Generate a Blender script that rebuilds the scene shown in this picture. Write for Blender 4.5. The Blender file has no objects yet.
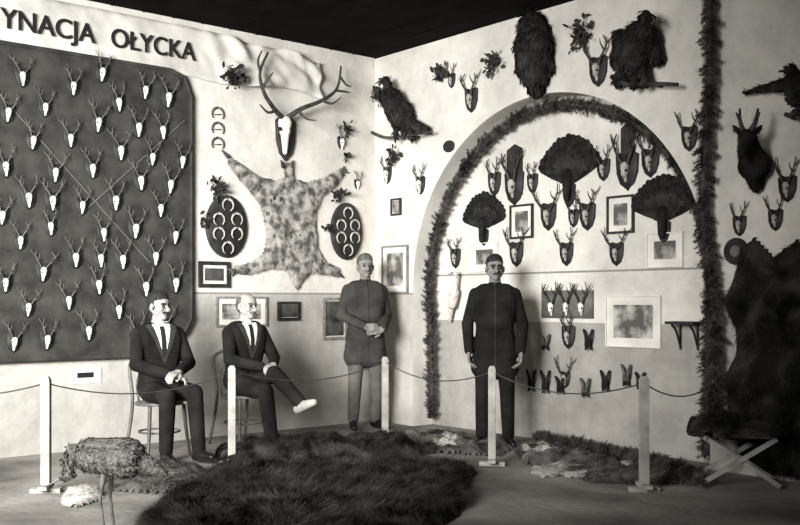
import bpy, math, random
import numpy as np
from mathutils import Vector, Matrix, noise
random.seed(7); rng=np.random.default_rng(7)
bpy.context.scene.view_settings.view_transform='Standard'
H=3.92; FPX=997.0; HOR=300.0
CAM=np.array([6.78,8.40,1.30]); FW=np.array([-.6473,-.7622,0]); RT=np.array([-.7622,.6473,0]); UP=np.array([0,0,1.0])
def ray(px,py): return FW+RT*(px-400)/FPX+UP*(HOR-py)/FPX
# ---------------------------------------------------------------- surveyed planes
class Plane:
    def __init__(s,o,S,T,N): s.o=np.array(o,float); s.S=np.array(S,float); s.T=np.array(T,float); s.N=np.array(N,float)
    def uv(s,px,py,n=0):
        d=ray(px,py); o=s.o+s.N*n; t=np.dot(o-CAM,s.N)/np.dot(d,s.N); q=CAM+t*d-s.o
        return np.array([q@s.S,q@s.T])
    def w(s,u,v,n=0): return s.o+s.S*u+s.T*v+s.N*n
    def p(s,px,py,n=0):
        u=s.uv(px,py,n); return s.w(u[0],u[1],n)
    def mpp(s,px,py): return abs(s.uv(px,py+1)[1]-s.uv(px,py)[1])
    def mat(s,px,py,n=0):
        p=s.p(px,py,n); M=np.eye(4); M[:3,0]=s.S; M[:3,1]=s.T; M[:3,2]=s.N; M[:3,3]=p; return M
WL=Plane((0,0,0),(-1,0,0),(0,0,1),(0,1,0))
WR=Plane((0,0,0),(0,1,0),(0,0,1),(1,0,0))
ND=.27
WN=Plane((-ND,0,0),(0,1,0),(0,0,1),(1,0,0))
FL=Plane((0,0,0),(1,0,0),(0,1,0),(0,0,1))
# ---------------------------------------------------------------- materials
def lin(v): v=max(v,0)/255.; return v/12.92 if v<=.04045 else ((v+.055)/1.055)**2.4
def gcol(v): a=lin(v); return (a*1.05,a,a*.90,1)
def newmat(name): 
    m=bpy.data.materials.new(name); m.use_nodes=True; nt=m.node_tree; return m,nt,nt.nodes['Principled BSDF']
def mat(name,a,b=None,scale=8,rough=.8,bump=0,detail=4,spec=.3,bscale=None,lo=.35,hi=.65):
    m,nt,bs=newmat(name); b=a if b is None else b
    tc=nt.nodes.new('ShaderNodeTexCoord'); nz=nt.nodes.new('ShaderNodeTexNoise'); nz.inputs['Scale'].default_value=scale; nz.inputs['Detail'].default_value=detail
    nt.links.new(tc.outputs['Object'],nz.inputs['Vector'])
    r=nt.nodes.new('ShaderNodeValToRGB'); r.color_ramp.elements[0].position=lo; r.color_ramp.elements[1].position=hi
    r.color_ramp.elements[0].color=gcol(a); r.color_ramp.elements[1].color=gcol(b)
    nt.links.new(nz.outputs['Fac'],r.inputs[0]); nt.links.new(r.outputs[0],bs.inputs['Base Color'])
    bs.inputs['Roughness'].default_value=rough; bs.inputs['Specular IOR Level'].default_value=spec
    if bump:
        n2=nt.nodes.new('ShaderNodeTexNoise'); n2.inputs['Scale'].default_value=bscale or scale*3; nt.links.new(tc.outputs['Object'],n2.inputs['Vector'])
        bp=nt.nodes.new('ShaderNodeBump'); bp.inputs['Strength'].default_value=bump; bp.inputs['Distance'].default_value=.02
        nt.links.new(n2.outputs['Fac'],bp.inputs['Height']); nt.links.new(bp.outputs[0],bs.inputs['Normal'])
    return m
def wallmat(name,up,low,zd,zl,line):
    m,nt,bs=newmat(name); N=nt.nodes; L=nt.links
    g=N.new('ShaderNodeNewGeometry'); sx=N.new('ShaderNodeSeparateXYZ'); L.new(g.outputs['Position'],sx.inputs[0])
    gt=N.new('ShaderNodeMath'); gt.operation='GREATER_THAN'; gt.inputs[1].default_value=zd; L.new(sx.outputs['Z'],gt.inputs[0])
    nz=N.new('ShaderNodeTexNoise'); nz.inputs['Scale'].default_value=1.3; nz.inputs['Detail'].default_value=10; nz.inputs['Roughness'].default_value=.72; L.new(g.outputs['Position'],nz.inputs['Vector'])
    def ramp(v):
        r=N.new('ShaderNodeValToRGB'); r.color_ramp.elements[0].position=.3; r.color_ramp.elements[1].position=.7
        r.color_ramp.elements[0].color=gcol(v-38); r.color_ramp.elements[1].color=gcol(v+12); L.new(nz.outputs['Fac'],r.inputs[0]); return r
    a=ramp(low); b=ramp(up)
    mx=N.new('ShaderNodeMixRGB'); L.new(gt.outputs[0],mx.inputs[0]); L.new(a.outputs[0],mx.inputs[1]); L.new(b.outputs[0],mx.inputs[2])
    su=N.new('ShaderNodeMath'); su.operation='SUBTRACT'; su.inputs[1].default_value=zl; L.new(sx.outputs['Z'],su.inputs[0])
    ab=N.new('ShaderNodeMath'); ab.operation='ABSOLUTE'; L.new(su.outputs[0],ab.inputs[0])
    lt=N.new('ShaderNodeMath'); lt.operation='LESS_THAN'; lt.inputs[1].default_value=.009; L.new(ab.outputs[0],lt.inputs[0])
    m2=N.new('ShaderNodeMixRGB'); L.new(lt.outputs[0],m2.inputs[0]); L.new(mx.outputs[0],m2.inputs[1]); m2.inputs[2].default_value=gcol(line)
    L.new(m2.outputs[0],bs.inputs['Base Color']); bs.inputs['Roughness'].default_value=.9; bs.inputs['Specular IOR Level'].default_value=.1
    bp=N.new('ShaderNodeBump'); bp.inputs['Strength'].default_value=.3; bp.inputs['Distance'].default_value=.03; n2=N.new('ShaderNodeTexNoise'); n2.inputs['Scale'].default_value=7
    L.new(g.outputs['Position'],n2.inputs['Vector']); L.new(n2.outputs['Fac'],bp.inputs['Height']); L.new(bp.outputs[0],bs.inputs['Normal'])
    return m
m_wall=wallmat('plaster_wall',212,178,1.37,1.37,130)
m_niche=wallmat('plaster_niche',212,162,1.10,1.56,135)
m_ceil=mat('ceiling_dark_boards',8,20,3,.95,spec=.05)
m_floor=mat('stone_floor',98,150,1.6,.9,.4,9,bscale=14,spec=.1)
m_board=mat('dark_cloth_board',44,66,5,.9,.2,spec=.1)
m_boardline=mat('braid',72,86,30)
m_bone=mat('bone',205,238,14,.6)
m_bone2=mat('bone_aged',140,185,14,.6)
m_antler=mat('antler',66,104,18,.6)
m_antd=mat('antler_dark',34,70,18,.6)
m_socket=mat('eye_socket',12,18)
m_plaq=mat('plaque_wood',26,48,10,.6)
m_plaql=mat('plaque_wood_light',88,110,10,.6)
m_cloth=mat('banner_cloth',180,206,3,.9,.3)
m_black=mat('letter_paint',22,30)
m_feather=mat('dark_feathers',14,40,16,.75,.5,spec=.15)
m_feathb=mat('feather_edges',20,54,9,.8,spec=.15)
m_featherl=mat('grey_feathers',58,104,22,.75,.5,spec=.15)
m_featherw=mat('pale_feathers',170,215,22,.7,.5)
m_leaf=mat('leaves_dark',22,56,20,.75)
m_spruce=mat('spruce_needles',38,92,6,.85,spec=.1)
m_hide=mat('lynx_hide',82,164,11,.95,.3,spec=.05,lo=.4,hi=.6)
m_furdark=mat('bison_fur',18,60,4,.95,spec=.05)
m_furbison=mat('bison_fur_brown',18,72,6,.95,spec=.03,lo=.36,hi=.7)
m_furmid=mat('boar_fur',44,104,5,.95,spec=.05)
m_furlight=mat('pale_fur',120,200,7,.95,spec=.05)
m_frame=mat('frame_dark',30,50,20,.5)
m_framel=mat('frame_light',105,135,20,.5)
m_mount=mat('paper_mount',200,222,4,.8)
m_photo=mat('photo_print',84,186,7,.6,detail=5,lo=.4,hi=.62)
m_photod=mat('photo_print_dark',30,90,7,.6,detail=5)
m_post=mat('post_wood',128,168,6,.85,.2)
m_rope=mat('wire_rope',50,70)
m_chair=mat('chair_wood',70,100,9,.5)
m_stool=mat('stool_wood',125,158,9,.7)
m_suit=mat('suit_wool',22,37,5,.95,.7,bscale=7,spec=.05)
m_suitg=mat('suit_grey',46,66,5,.95,.7,bscale=7,spec=.05)
m_trg=mat('trousers_grey',74,98,5,.95,.7,bscale=7,spec=.05)
m_skin=mat('skin',134,156,12,.7,spec=.15)
m_skind=mat('skin_tanned',106,130,12,.7,spec=.15)
m_hair=mat('hair',22,40,30,.8)
m_hairg=mat('hair_grey',66,96,30,.8)
m_shirt=mat('shirt',205,222,9,.8)
m_tie=mat('tie',25,32)
m_shoe=mat('shoe_leather',14,26,9,.4)
m_shoel=mat('shoe_pale_leather',135,165,9,.5)
m_eye=mat('eye_dark',30,40,rough=.5)
# ---------------------------------------------------------------- geometry buffer
class Buf:
    def __init__(s): s.v=[]; s.f=[]; s.m=[]; s.n=0
    def add(s,v,f,m=0,M=None):
        v=np.asarray(v,float)
        if M is not None: v=v@M[:3,:3].T+M[:3,3]
        s.v.append(v); k=s.n
        s.f.extend([tuple(i+k for i in q) for q in f]); s.m.extend([m]*len(f)); s.n+=len(v)
    def obj(s,name,mats,smooth=True,parent=None,matrix=None):
        me=bpy.data.meshes.new(name); V=np.concatenate(s.v)
        org=None
        if matrix is None:
            lo=V.min(0); hi=V.max(0); org=np.array([(lo[0]+hi[0])/2,(lo[1]+hi[1])/2,lo[2]]); V=V-org
        me.from_pydata(V.tolist(),[],s.f)
        for m in mats: me.materials.append(m)
        me.polygons.foreach_set('material_index',s.m); me.polygons.foreach_set('use_smooth',[smooth]*len(s.f)); me.update()
        ob=bpy.data.objects.new(name,me); bpy.context.collection.objects.link(ob)
        if matrix is None: ob.location=org
        else: ob.matrix_world=matrix
        if parent:
            bpy.context.view_layer.update(); ob.parent=parent; ob.matrix_parent_inverse=parent.matrix_world.inverted()
        return ob
def basis(d):
    d=d/ (np.linalg.norm(d)+1e-12); a=np.array([0,0,1.]) if abs(d[2])<.9 else np.array([1.,0,0])
    x=np.cross(a,d); x/=np.linalg.norm(x); return x,np.cross(d,x),d
def rc(b,p1,p2,r1,r2,m=0,M=None,seg=12,rings=3):
    p1=np.array(p1,float); p2=np.array(p2,float); d=p2-p1
    if np.linalg.norm(d)<1e-6: d=np.array([0,0,1e-5])
    x,y,z=basis(d); prof=[]
    for i in range(1,rings+1):
        a=-math.pi/2+i*(math.pi/2)/rings; prof.append((p1+z*r1*math.sin(a),r1*math.cos(a)))
    for i in range(0,rings):
        a=i*(math.pi/2)/rings; prof.append((p2+z*r2*math.sin(a),r2*math.cos(a)))
    v=[p1-z*r1]
    for c,r in prof:
        for k in range(seg):
            t=2*math.pi*k/seg; v.append(c+x*r*math.cos(t)+y*r*math.sin(t))
    v.append(p2+z*r2); f=[]; n=len(prof)
    for k in range(seg): f.append((0,1+(k+1)%seg,1+k))
    for j in range(n-1):
        for k in range(seg):
            a=1+j*seg+k; c=1+j*seg+(k+1)%seg; f.append((a,c,c+seg,a+seg))
    e=len(v)-1
    for k in range(seg): f.append((e,1+(n-1)*seg+k,1+(n-1)*seg+(k+1)%seg))
    b.add(v,f,m,M)
def smoothpath(P,n=4):
    P=[np.array(p,float) for p in P]; out=[]
    for i in range(len(P)-1):
        p0=P[max(i-1,0)];p1=P[i];p2=P[i+1];p3=P[min(i+2,len(P)-1)]
        for k in range(n):
            t=k/n; out.append(.5*((2*p1)+(-p0+p2)*t+(2*p0-5*p1+4*p2-p3)*t*t+(-p0+3*p1-3*p2+p3)*t**3))
    out.append(P[-1]); return out
def tube(b,P,r1,r2,m=0,M=None,seg=6,sm=4):
    P=smoothpath(P,sm) if sm>1 else [np.array(p,float) for p in P]; n=len(P); v=[];f=[]
    for i,p in enumerate(P):
        d=P[min(i+1,n-1)]-P[max(i-1,0)]; 
        if i==0: x,y,z=basis(d)
        else:
            z=d/np.linalg.norm(d); x=x-z*(x@z); x/=np.linalg.norm(x); y=np.cross(z,x)
        r=r1+(r2-r1)*i/(n-1)
        for k in range(seg): t=2*math.pi*k/seg; v.append(p+x*r*math.cos(t)+y*r*math.sin(t))
    for i in range(n-1):
        for k in range(seg):
            a=i*seg+k;c=i*seg+(k+1)%seg; f.append((a,c,c+seg,a+seg))
    f.append(tuple(reversed(range(seg)))); f.append(tuple((n-1)*seg+k for k in range(seg)))
    b.add(v,f,m,M)
def prism(b,poly,z0,z1,m=0,M=None,bev=0):
    n=len(poly); c=np.mean(poly,0)
    if bev:
        rings=[(poly,z0),(poly,z1-bev),([tuple(np.array(p)+(c-np.array(p))/max(np.linalg.norm(c-np.array(p)),1e-6)*bev) for p in poly],z1)]
    else: rings=[(poly,z0),(poly,z1)]
    v=[(p[0],p[1],z) for pl,z in rings for p in pl]; f=[tuple(reversed(range(n))),tuple((len(rings)-1)*n+i for i in range(n))]
    for j in range(len(rings)-1):
        for i in range(n): f.append((j*n+i,j*n+(i+1)%n,(j+1)*n+(i+1)%n,(j+1)*n+i))
    b.add(v,f,m,M)
def box(b,x0,x1,y0,y1,z0,z1,m=0,M=None): prism(b,[(x0,y0),(x1,y0),(x1,y1),(x0,y1)],z0,z1,m,M)
def blades(b,R,D,Ln,W,m=0):
    R=np.asarray(R);D=np.asarray(D); D=D/np.linalg.norm(D,axis=1)[:,None]
    S=np.cross(D,rng.normal(size=D.shape)); S/=np.linalg.norm(S,axis=1)[:,None]
    Ln=np.broadcast_to(Ln,(len(R),))[:,None]; W=np.broadcast_to(W,(len(R),))[:,None]
    V=np.stack([R-S*W,R+S*W,R+D*Ln],1).reshape(-1,3); n=len(R)
    b.add(V,[(3*i,3*i+1,3*i+2) for i in range(n)],m)
def leaves(b,c,rad,n,L,m=0,N=np.array([1.,1,0])):
    c=np.array(c)
    for i in range(n):
        d=rng.normal(size=3); d/=np.linalg.norm(d); 
        if d@N<0: d=d-2*N*(d@N)
        d=d*(1-.5*abs(N)); p=c+d*rad*rng.uniform(.1,1)+N*.01; a=rng.normal(size=3); a[:]-=N*min(a@N,0); a/=np.linalg.norm(a); s=np.cross(a,rng.normal(size=3)); s-=N*(s@N)*.7; s/=np.linalg.norm(s); l=L*rng.uniform(.6,1.2)
        v=[p,p+a*l*.35+s*l*.28,p+a*l*.75+s*l*.22,p+a*l,p+a*l*.75-s*l*.22,p+a*l*.35-s*l*.28]; b.add(v,[(0,1,2,3,4,5)],m)
        tube(b,[c,p],.003,.002,m,seg=3,sm=1)
def inpoly(P,poly):
    x,y=P[:,0],P[:,1]; ins=np.zeros(len(P),bool); n=len(poly)
    for i in range(n):
        x1,y1=poly[i];x2,y2=poly[(i+1)%n]
        c=((y1>y)!=(y2>y))&(x<(x2-x1)*(y-y1)/(y2-y1+1e-12)+x1); ins^=c
    return ins
def edist(P,poly):
    D=np.full(len(P),1e9); n=len(poly)
    for i in range(n):
        a=np.array(poly[i]);b_=np.array(poly[(i+1)%n]);d=b_-a; h=np.clip(((P-a)@d)/(d@d+1e-12),0,1)
        D=np.minimum(D,np.linalg.norm(P-a-h[:,None]*d,axis=1))
    return D
def relief(b,pl,poly,cell,thick,edge,nb,bl,bw,flow=(0,-1),m=0,nz=.3,nsc=3.,base=.003,up=.2,swirl=0.,jit=.3):
    poly=[np.array(p) for p in poly]; A=np.array(poly); lo=A.min(0); hi=A.max(0)
    nx=int((hi[0]-lo[0])/cell)+2; ny=int((hi[1]-lo[1])/cell)+2
    def hgt(P):
        d=np.where(inpoly(P,poly),edist(P,poly),0); e=np.clip(d/edge,0,1); h=thick*np.sqrt(1-(1-e)**2)
        q=np.array([noise.noise(Vector((p[0]*nsc,p[1]*nsc,thick*9)))+.35*noise.noise(Vector((p[0]*nsc*2.7,p[1]*nsc*2.7,thick*5))) for p in P]); return base+h*np.maximum(.15,1+nz*q*1.6)
    gx,gy=np.meshgrid(lo[0]+cell*np.arange(nx),lo[1]+cell*np.arange(ny),indexing='ij'); P=np.stack([gx.ravel(),gy.ravel()],1)
    h=hgt(P); V=pl.o+P[:,:1]*pl.S+P[:,1:]*pl.T+h[:,None]*pl.N
    C=P+cell/2; inn=inpoly(C,poly).reshape(nx,ny); f=[]; idx={}; vv=[]
    def g(i,j):
        k=i*ny+j
        if k not in idx: idx[k]=len(vv); vv.append(V[k])
        return idx[k]
    for i in range(nx-1):
        for j in range(ny-1):
            if inn[i,j]: f.append((g(i,j),g(i+1,j),g(i+1,j+1),g(i,j+1)))
    b.add(vv,f,m)
    if nb:
        Q=rng.uniform(lo,hi,size=(nb*3,2)); Q=Q[inpoly(Q,poly)][:nb]; hh=hgt(Q)
        R=pl.o+Q[:,:1]*pl.S+Q[:,1:]*pl.T+(hh-.004)[:,None]*pl.N
        ang=np.array([noise.noise(Vector((p[0]*2.2,p[1]*2.2,3.3))) for p in Q])*swirl+math.atan2(flow[1],flow[0])
        D=np.cos(ang)[:,None]*pl.S+np.sin(ang)[:,None]*pl.T+pl.N*up+rng.normal(size=R.shape)*jit
        D-=pl.N*np.minimum(D@pl.N,0)[:,None]*.9
        blades(b,R,D,bl*rng.uniform(.5,1.3,len(R)),bw,m)
# labelled continuous surface from rounded cones
def blob(name,prims,voxel,mats,smooth=3,labelfn=None,matrix=None,extra=None):
    b=Buf()
    for p in prims: rc(b,p[0],p[1],p[2],p[3],0,seg=14,rings=4)
    t=b.obj('tmp',[],matrix=Matrix.Identity(4))
    r=t.modifiers.new('r','REMESH'); r.mode='VOXEL'; r.voxel_size=voxel
    s=t.modifiers.new('s','SMOOTH'); s.factor=.5; s.iterations=smooth
    bpy.context.view_layer.update(); dg=bpy.context.evaluated_depsgraph_get()
    me=bpy.data.meshes.new_from_object(t.evaluated_get(dg)); bpy.data.objects.remove(t)
    V=np.zeros(len(me.vertices)*3); me.vertices.foreach_get('co',V); V=V.reshape(-1,3)
    C=np.zeros(len(me.polygons)*3); me.polygons.foreach_get('center',C); C=C.reshape(-1,3)
    best=np.full(len(C),1e9); lab=np.zeros(len(C),int)
    for p in prims:
        a=np.array(p[0],float); d=np.array(p[1],float)-a; h=np.clip(((C-a)@d)/(d@d+1e-12),0,1)
        D=np.linalg.norm(C-a-h[:,None]*d,axis=1)-(p[2]+h*(p[3]-p[2])); w=D<best; best[w]=D[w]; lab[w]=p[4]
    if labelfn: lab=labelfn(C,lab)
    me.name=name
    for m in mats: me.materials.append(m)
    me.polygons.foreach_set('material_index',lab.astype(int).tolist()); me.polygons.foreach_set('use_smooth',[True]*len(C))
    ob=bpy.data.objects.new(name,me)
    if matrix is None:
        lo=V.min(0);hi=V.max(0); o=np.array([(lo[0]+hi[0])/2,(lo[1]+hi[1])/2,lo[2]]); me.vertices.foreach_set('co',(V-o).ravel()); ob.location=o
    else: ob.matrix_world=matrix
    me.update(); bpy.context.collection.objects.link(ob); return ob
def coat(ob,n,d,L,W,m,lift=.12,lab=0):
    me=ob.data; bpy.context.view_layer.update(); Mw_=np.array(ob.matrix_world)
    C=np.zeros(len(me.polygons)*3); me.polygons.foreach_get('center',C); C=C.reshape(-1,3)
    Nn=np.zeros(len(me.polygons)*3); me.polygons.foreach_get('normal',Nn); Nn=Nn.reshape(-1,3)
    mi=np.zeros(len(me.polygons),int); me.polygons.foreach_get('material_index',mi)
    ok=np.where(mi==lab)[0]; k=rng.choice(ok,n); R=C[k]@Mw_[:3,:3].T+Mw_[:3,3]; Nw=Nn[k]@Mw_[:3,:3].T; Nw/=np.linalg.norm(Nw,axis=1)[:,None]
    D=np.array(d,float)[None]-Nw*(Nw@np.array(d,float))[:,None]; D=D/(np.linalg.norm(D,axis=1)[:,None]+1e-6)+Nw*lift+rng.normal(size=D.shape)*.12; D/=np.linalg.norm(D,axis=1)[:,None]
    S=np.cross(D,Nw); S/=np.linalg.norm(S,axis=1)[:,None]; l=(L*rng.uniform(.6,1.2,n))[:,None]; w=l*W
    V=np.stack([R,R+D*l*.6+S*w,R+D*l,R+D*l*.6-S*w],1).reshape(-1,3); b=Buf(); b.add(V,[(4*i,4*i+1,4*i+2,4*i+3) for i in range(n)])
    b.obj('plumage',[m],False,parent=ob)
# ---------------------------------------------------------------- room shell
YA,YB=.624,4.10; AC=(YA+YB)/2; AR=(YB-YA)/2; ZS=1.42
b=Buf(); box(b,-.5,12,-.3,12,-.12,0); b.obj('floor',[m_floor],False)
b=Buf(); box(b,-.5,12,-.3,12,H,H+.12); 
for i in range(40): box(b,-.3+.3*i,-.29+.3*i,0,12,H-.006,H)
b.obj('ceiling',[m_ceil],False)
b=Buf(); box(b,-.0,12,-.2,0,0,H); b.obj('wall_left',[m_wall],False)
b=Buf(); arc=[(AC-AR*math.cos(a),ZS+AR*math.sin(a)) for a in np.linspace(0,math.pi,49)]
edge=[(YA,0)]+arc+[(YB,0)]
NE=len(edge)
v=[];f=[]
for i in range(NE): v.append((0,edge[i][0],edge[i][1])); v.append((0,edge[i][0],H))
for i in range(1,NE-2): f.append((2*i,2*i+2,2*i+3,2*i+1))
b.add(v,f,0)
b.add([(0,-.2,0),(0,YA,0),(0,YA,H),(0,-.2,H)],[(0,1,2,3)],0)
b.add([(0,YB,0),(0,12,0),(0,12,H),(0,YB,H)],[(0,1,2,3)],0)
v=[];f=[]
for i in range(NE): v.append((0,edge[i][0],edge[i][1])); v.append((-ND,edge[i][0],edge[i][1]))
for i in range(NE-1): f.append((2*i,2*i+1,2*i+3,2*i+2))
b.add(v,f,2)
b.add([(-ND,YA-.1,0),(-ND,YB+.1,0),(-ND,YB+.1,H),(-ND,YA-.1,H)],[(0,1,2,3)],1)
box(b,-ND-.12,-ND-.01,-.2,12,0,H,0)
m_rev=mat('plaster_reveal',206,228,3,.9,.2)
b.obj('wall_right',[m_wall,m_niche,m_rev],False)
# ---------------------------------------------------------------- trophies
def shield(w,h,c=0): 
    return [(-.5*w,c+.42*h),(-.3*w,c+.5*h),(0,c+.44*h),(.3*w,c+.5*h),(.5*w,c+.42*h),(.46*w,c-.05*h),(.3*w,c-.34*h),(0,c-.5*h),(-.3*w,c-.34*h),(-.46*w,c-.05*h)]
def roe(b,M,Hm,sp=1.,plaque=1,lean=0.,thin=1.,ps=1.,sk=1.):
    S=np.eye(4)*Hm; S[3,3]=1; c,s=math.cos(lean),math.sin(lean); R=np.eye(4); R[0,0]=c;R[0,1]=-s;R[1,0]=s;R[1,1]=c; M=M@R@S
    if plaque: prism(b,shield(.38*ps,.52*ps,-.1),.002,.05,0,M,.015)
    rc(b,(0,-.02,.095),(0,-.16,.10),.10*sk,.078*sk,1,M,10,3); rc(b,(0,-.15,.09),(0,-.34*sk,.065),.062*sk,.032*sk,1,M,8,2)
    for q in (-1,1):
        rc(b,(q*.066*sk,-.10,.14),(q*.07*sk,-.11,.145),.030*sk,.026*sk,3,M,6,2)
        j=lambda k:rng.uniform(-k,k)
        x1=.11*sp+j(.02); x2=.2*sp+j(.03); x3=.17*sp+j(.05); t3=.60+j(.06)
        tube(b,[(q*.045,0,.09),(q*x1,.17,.12),(q*x2,.38,.13),(q*x3,t3,.10)],.030*thin,.010*thin,2,M,6,3)
        tube(b,[(q*(x1+x2)/2,.28,.13),(q*(x2*.75),.38,.23),(q*(x2*.8),.48,.27)],.021*thin,.006,2,M,5,2)
        tube(b,[(q*x2,.40,.13),(q*(x2+.07*sp),.5,.08),(q*(x2+.11*sp),.6,.06)],.019*thin,.006,2,M,5,2)
        rc(b,(q*.04,.0,.08),(q*.045,.03,.09),.038,.034,2,M,6,2)
def trophy(name,pl,px,py,hp,sp=1.,plaque=1,lean=0.,dark=False,leafy=0,ps=1.):
    b=Buf(); M=pl.mat(px,py); mp=pl.mpp(px,py); roe(b,M,hp*mp,sp,plaque,lean,1.15,ps,.82 if dark else 1)
    if leafy: leaves(b,M[:3,3]+pl.N*.05-UP*.02,leafy*mp,26,.09,4,pl.N)
    return b.obj(name,[m_plaq,m_bone2 if dark else m_bone,m_antd if dark else m_antler,m_socket,m_leaf])
# big board on left wall
s0=WL.uv(-70,200)[0]; s1=WL.uv(189,200)[0]; zt=3.42; zb=.80
b=Buf(); r=.22; pts=[(s0,zb),(s1-r*1.6,zb),(s1-r,zb+.06),(s1-.06,zb+r),(s1,zb+r*1.5),(s1,zt-r),(s1-.07,zt-.05),(s1-r,zt),(s0,zt)]
Mw=np.eye(4); Mw[:3,0]=WL.S;Mw[:3,1]=WL.T;Mw[:3,2]=WL.N
prism(b,pts,.001,.04,0,Mw,.0)
for i in range(len(pts)-1):
    a=pts[i];c=pts[i+1]; tube(b,[WL.w(a[0],a[1],.045),WL.w(c[0],c[1],.045)],.018,.018,0,sm=1)
for A,B_ in (((-30,60),(150,262)),((80,215),(185,120))):
    a=WL.p(*A,.042);c=WL.p(*B_,.042); tube(b,[a,c],.008,.008,1,sm=1,seg=4)
b.obj('trophy_display_board',[m_board,m_boardline],False)
pos=[(22,76),(73,86),(102,72),(145,90),(8,112),(45,107),(118,102),(168,97),(33,140),(70,138),(98,122),(138,127),(162,130),(5,166),(55,172),(92,168),(120,150),(152,157),(28,197),(82,205),(115,200),(140,180),(170,184),(20,240),(50,226),(75,257),(103,232),(135,228),(160,208),(43,271),(122,259),(155,256),(175,235),(5,282),(28,307),(68,300),(98,284),(145,286),(175,282),(14,341),(47,339),(88,330),(118,309),(136,332),(-25,90),(-30,150),(-28,215),(-25,265),(-28,320),(165,325),(2,215),(182,160),(52,200),(100,258)]
b=Buf()
for (x,y) in pos:
    M=WL.mat(x,y-2,.04); roe(b,M,rng.uniform(28,33)*WL.mpp(x,y),rng.uniform(.95,1.4),1,rng.uniform(-.1,.1),.85,1.25)
b.obj('roe_antler_trophy_collection',[m_plaq,m_bone,m_antler,m_socket])
b=Buf(); a=WL.uv(69,368);c=WL.uv(101,382); box(b,a[0],c[0],c[1],a[1],.001,.008,0,Mw); box(b,a[0]+.07,c[0]-.07,c[1]+.05,a[1]-.04,.008,.009,1,Mw); b.obj('paper_label',[m_mount,m_black],False)
# banner
b=Buf(); sa=WL.uv(-90,50)[0]; sb=WL.uv(318,80)[0]; stx=WL.uv(196,60)[0]; n=190; v=[];f=[]
K=12
for i in range(n+1):
    s=sa+(sb-sa)*i/n; q=max(0,(s-stx)/(sb-stx)); lo=3.40+.05*math.sin(s*4)*(.3+q)-.03*q; hi=3.86-.10*q+.03*q*math.sin(s*9)
    for k in range(K+1):
        t=k/K; amp=.010+.045*min(1,q*3)*(1-.3*t); nn=.012+amp*(1+noise.noise(Vector((s*7+t*3,t*2.2-s*2,.3)))*1.3)+.02*q*math.sin(t*9+s*7)
        v.append(WL.w(s,lo+(hi-lo)*t,nn))
for i in range(n):
    for k in range(K): a=i*(K+1)+k; f.append((a,a+K+1,a+K+2,a+1))
b.add(v,f,0); ob=b.obj('cloth_banner',[m_cloth]); so=ob.modifiers.new('s','SOLIDIFY'); so.thickness=.004
def text_mesh(txt):
    cu=bpy.data.curves.new('t','FONT'); cu.body=txt; cu.offset=.008; cu.extrude=.01; o=bpy.data.objects.new('t',cu); bpy.context.collection.objects.link(o)
    bpy.context.view_layer.update(); dg=bpy.context.evaluated_depsgraph_get(); me=bpy.data.meshes.new_from_object(o.evaluated_get(dg)); bpy.data.objects.remove(o)
    V=np.array([x.co[:] for x in me.vertices]); F=[tuple(p.vertices) for p in me.polygons]; return V,F
b=Buf(); xs0=WL.uv(-2,20)[0]; xs1=WL.uv(93,35)[0]; xs2=WL.uv(109,40)[0]; xs3=WL.uv(193,60)[0]
for txt,a,c in (('YNACJA',xs0,xs1),('OŁYCKA',xs2,xs3)):
    V,F=text_mesh(txt); w0=V[:,0].min();w1=V[:,0].max(); V=V.copy(); V[:,0]=a+(V[:,0]-w0)*(c-a)/(w1-w0); V[:,1]=3.545+(V[:,1])*.165/.70; V[:,2]=.045+V[:,2]*.3; b.add(V,F,0,Mw)
b.obj('banner_lettering',[m_black],False)
# red deer antlers on left wall
b=Buf(); P=lambda x,y,n=.1: WL.p(x,y,n)
prism(b,shield(.24,.44,-.02),.001,.03,0,WL.mat(285,137),.01)
rc(b,P(285,122,.09),P(285,131,.09),.068,.055,1); rc(b,P(285,131,.09),P(285,152,.06),.046,.022,1)
for q in(-1,1): rc(b,P(285+q*5,128,.125),P(285+q*5,129,.13),.018,.016,3)
tube(b,[P(282,117),P(274,108,.16),P(264,92,.2),P(260,72,.2),P(268,52,.15)],.028,.010,2,seg=8)
tube(b,[P(276,110,.15),P(268,112,.24),P(260,104,.28)],.018,.006,2)
tube(b,[P(262,88,.2),P(267,80,.26),P(273,72,.3)],.018,.006,2)
tube(b,[P(260,70,.2),P(258,60,.2),P(262,50,.2)],.016,.006,2)
tube(b,[P(288,117),P(302,108,.16),P(322,100,.2),P(337,88,.2),P(341,66,.15)],.028,.010,2,seg=8)
tube(b,[P(298,110,.16),P(306,118,.24),P(316,120,.3)],.018,.006,2)
tube(b,[P(322,100,.2),P(332,103,.26),P(341,97,.3)],.018,.006,2)
tube(b,[P(336,90,.2),P(344,91,.2),P(350,92,.18)],.016,.006,2)
tube(b,[P(340,76,.2),P(346,84,.2),P(351,86,.18)],.014,.006,2)
b.obj('red_deer_antler_trophy',[m_plaq,m_bone,m_antd,m_socket])
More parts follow.
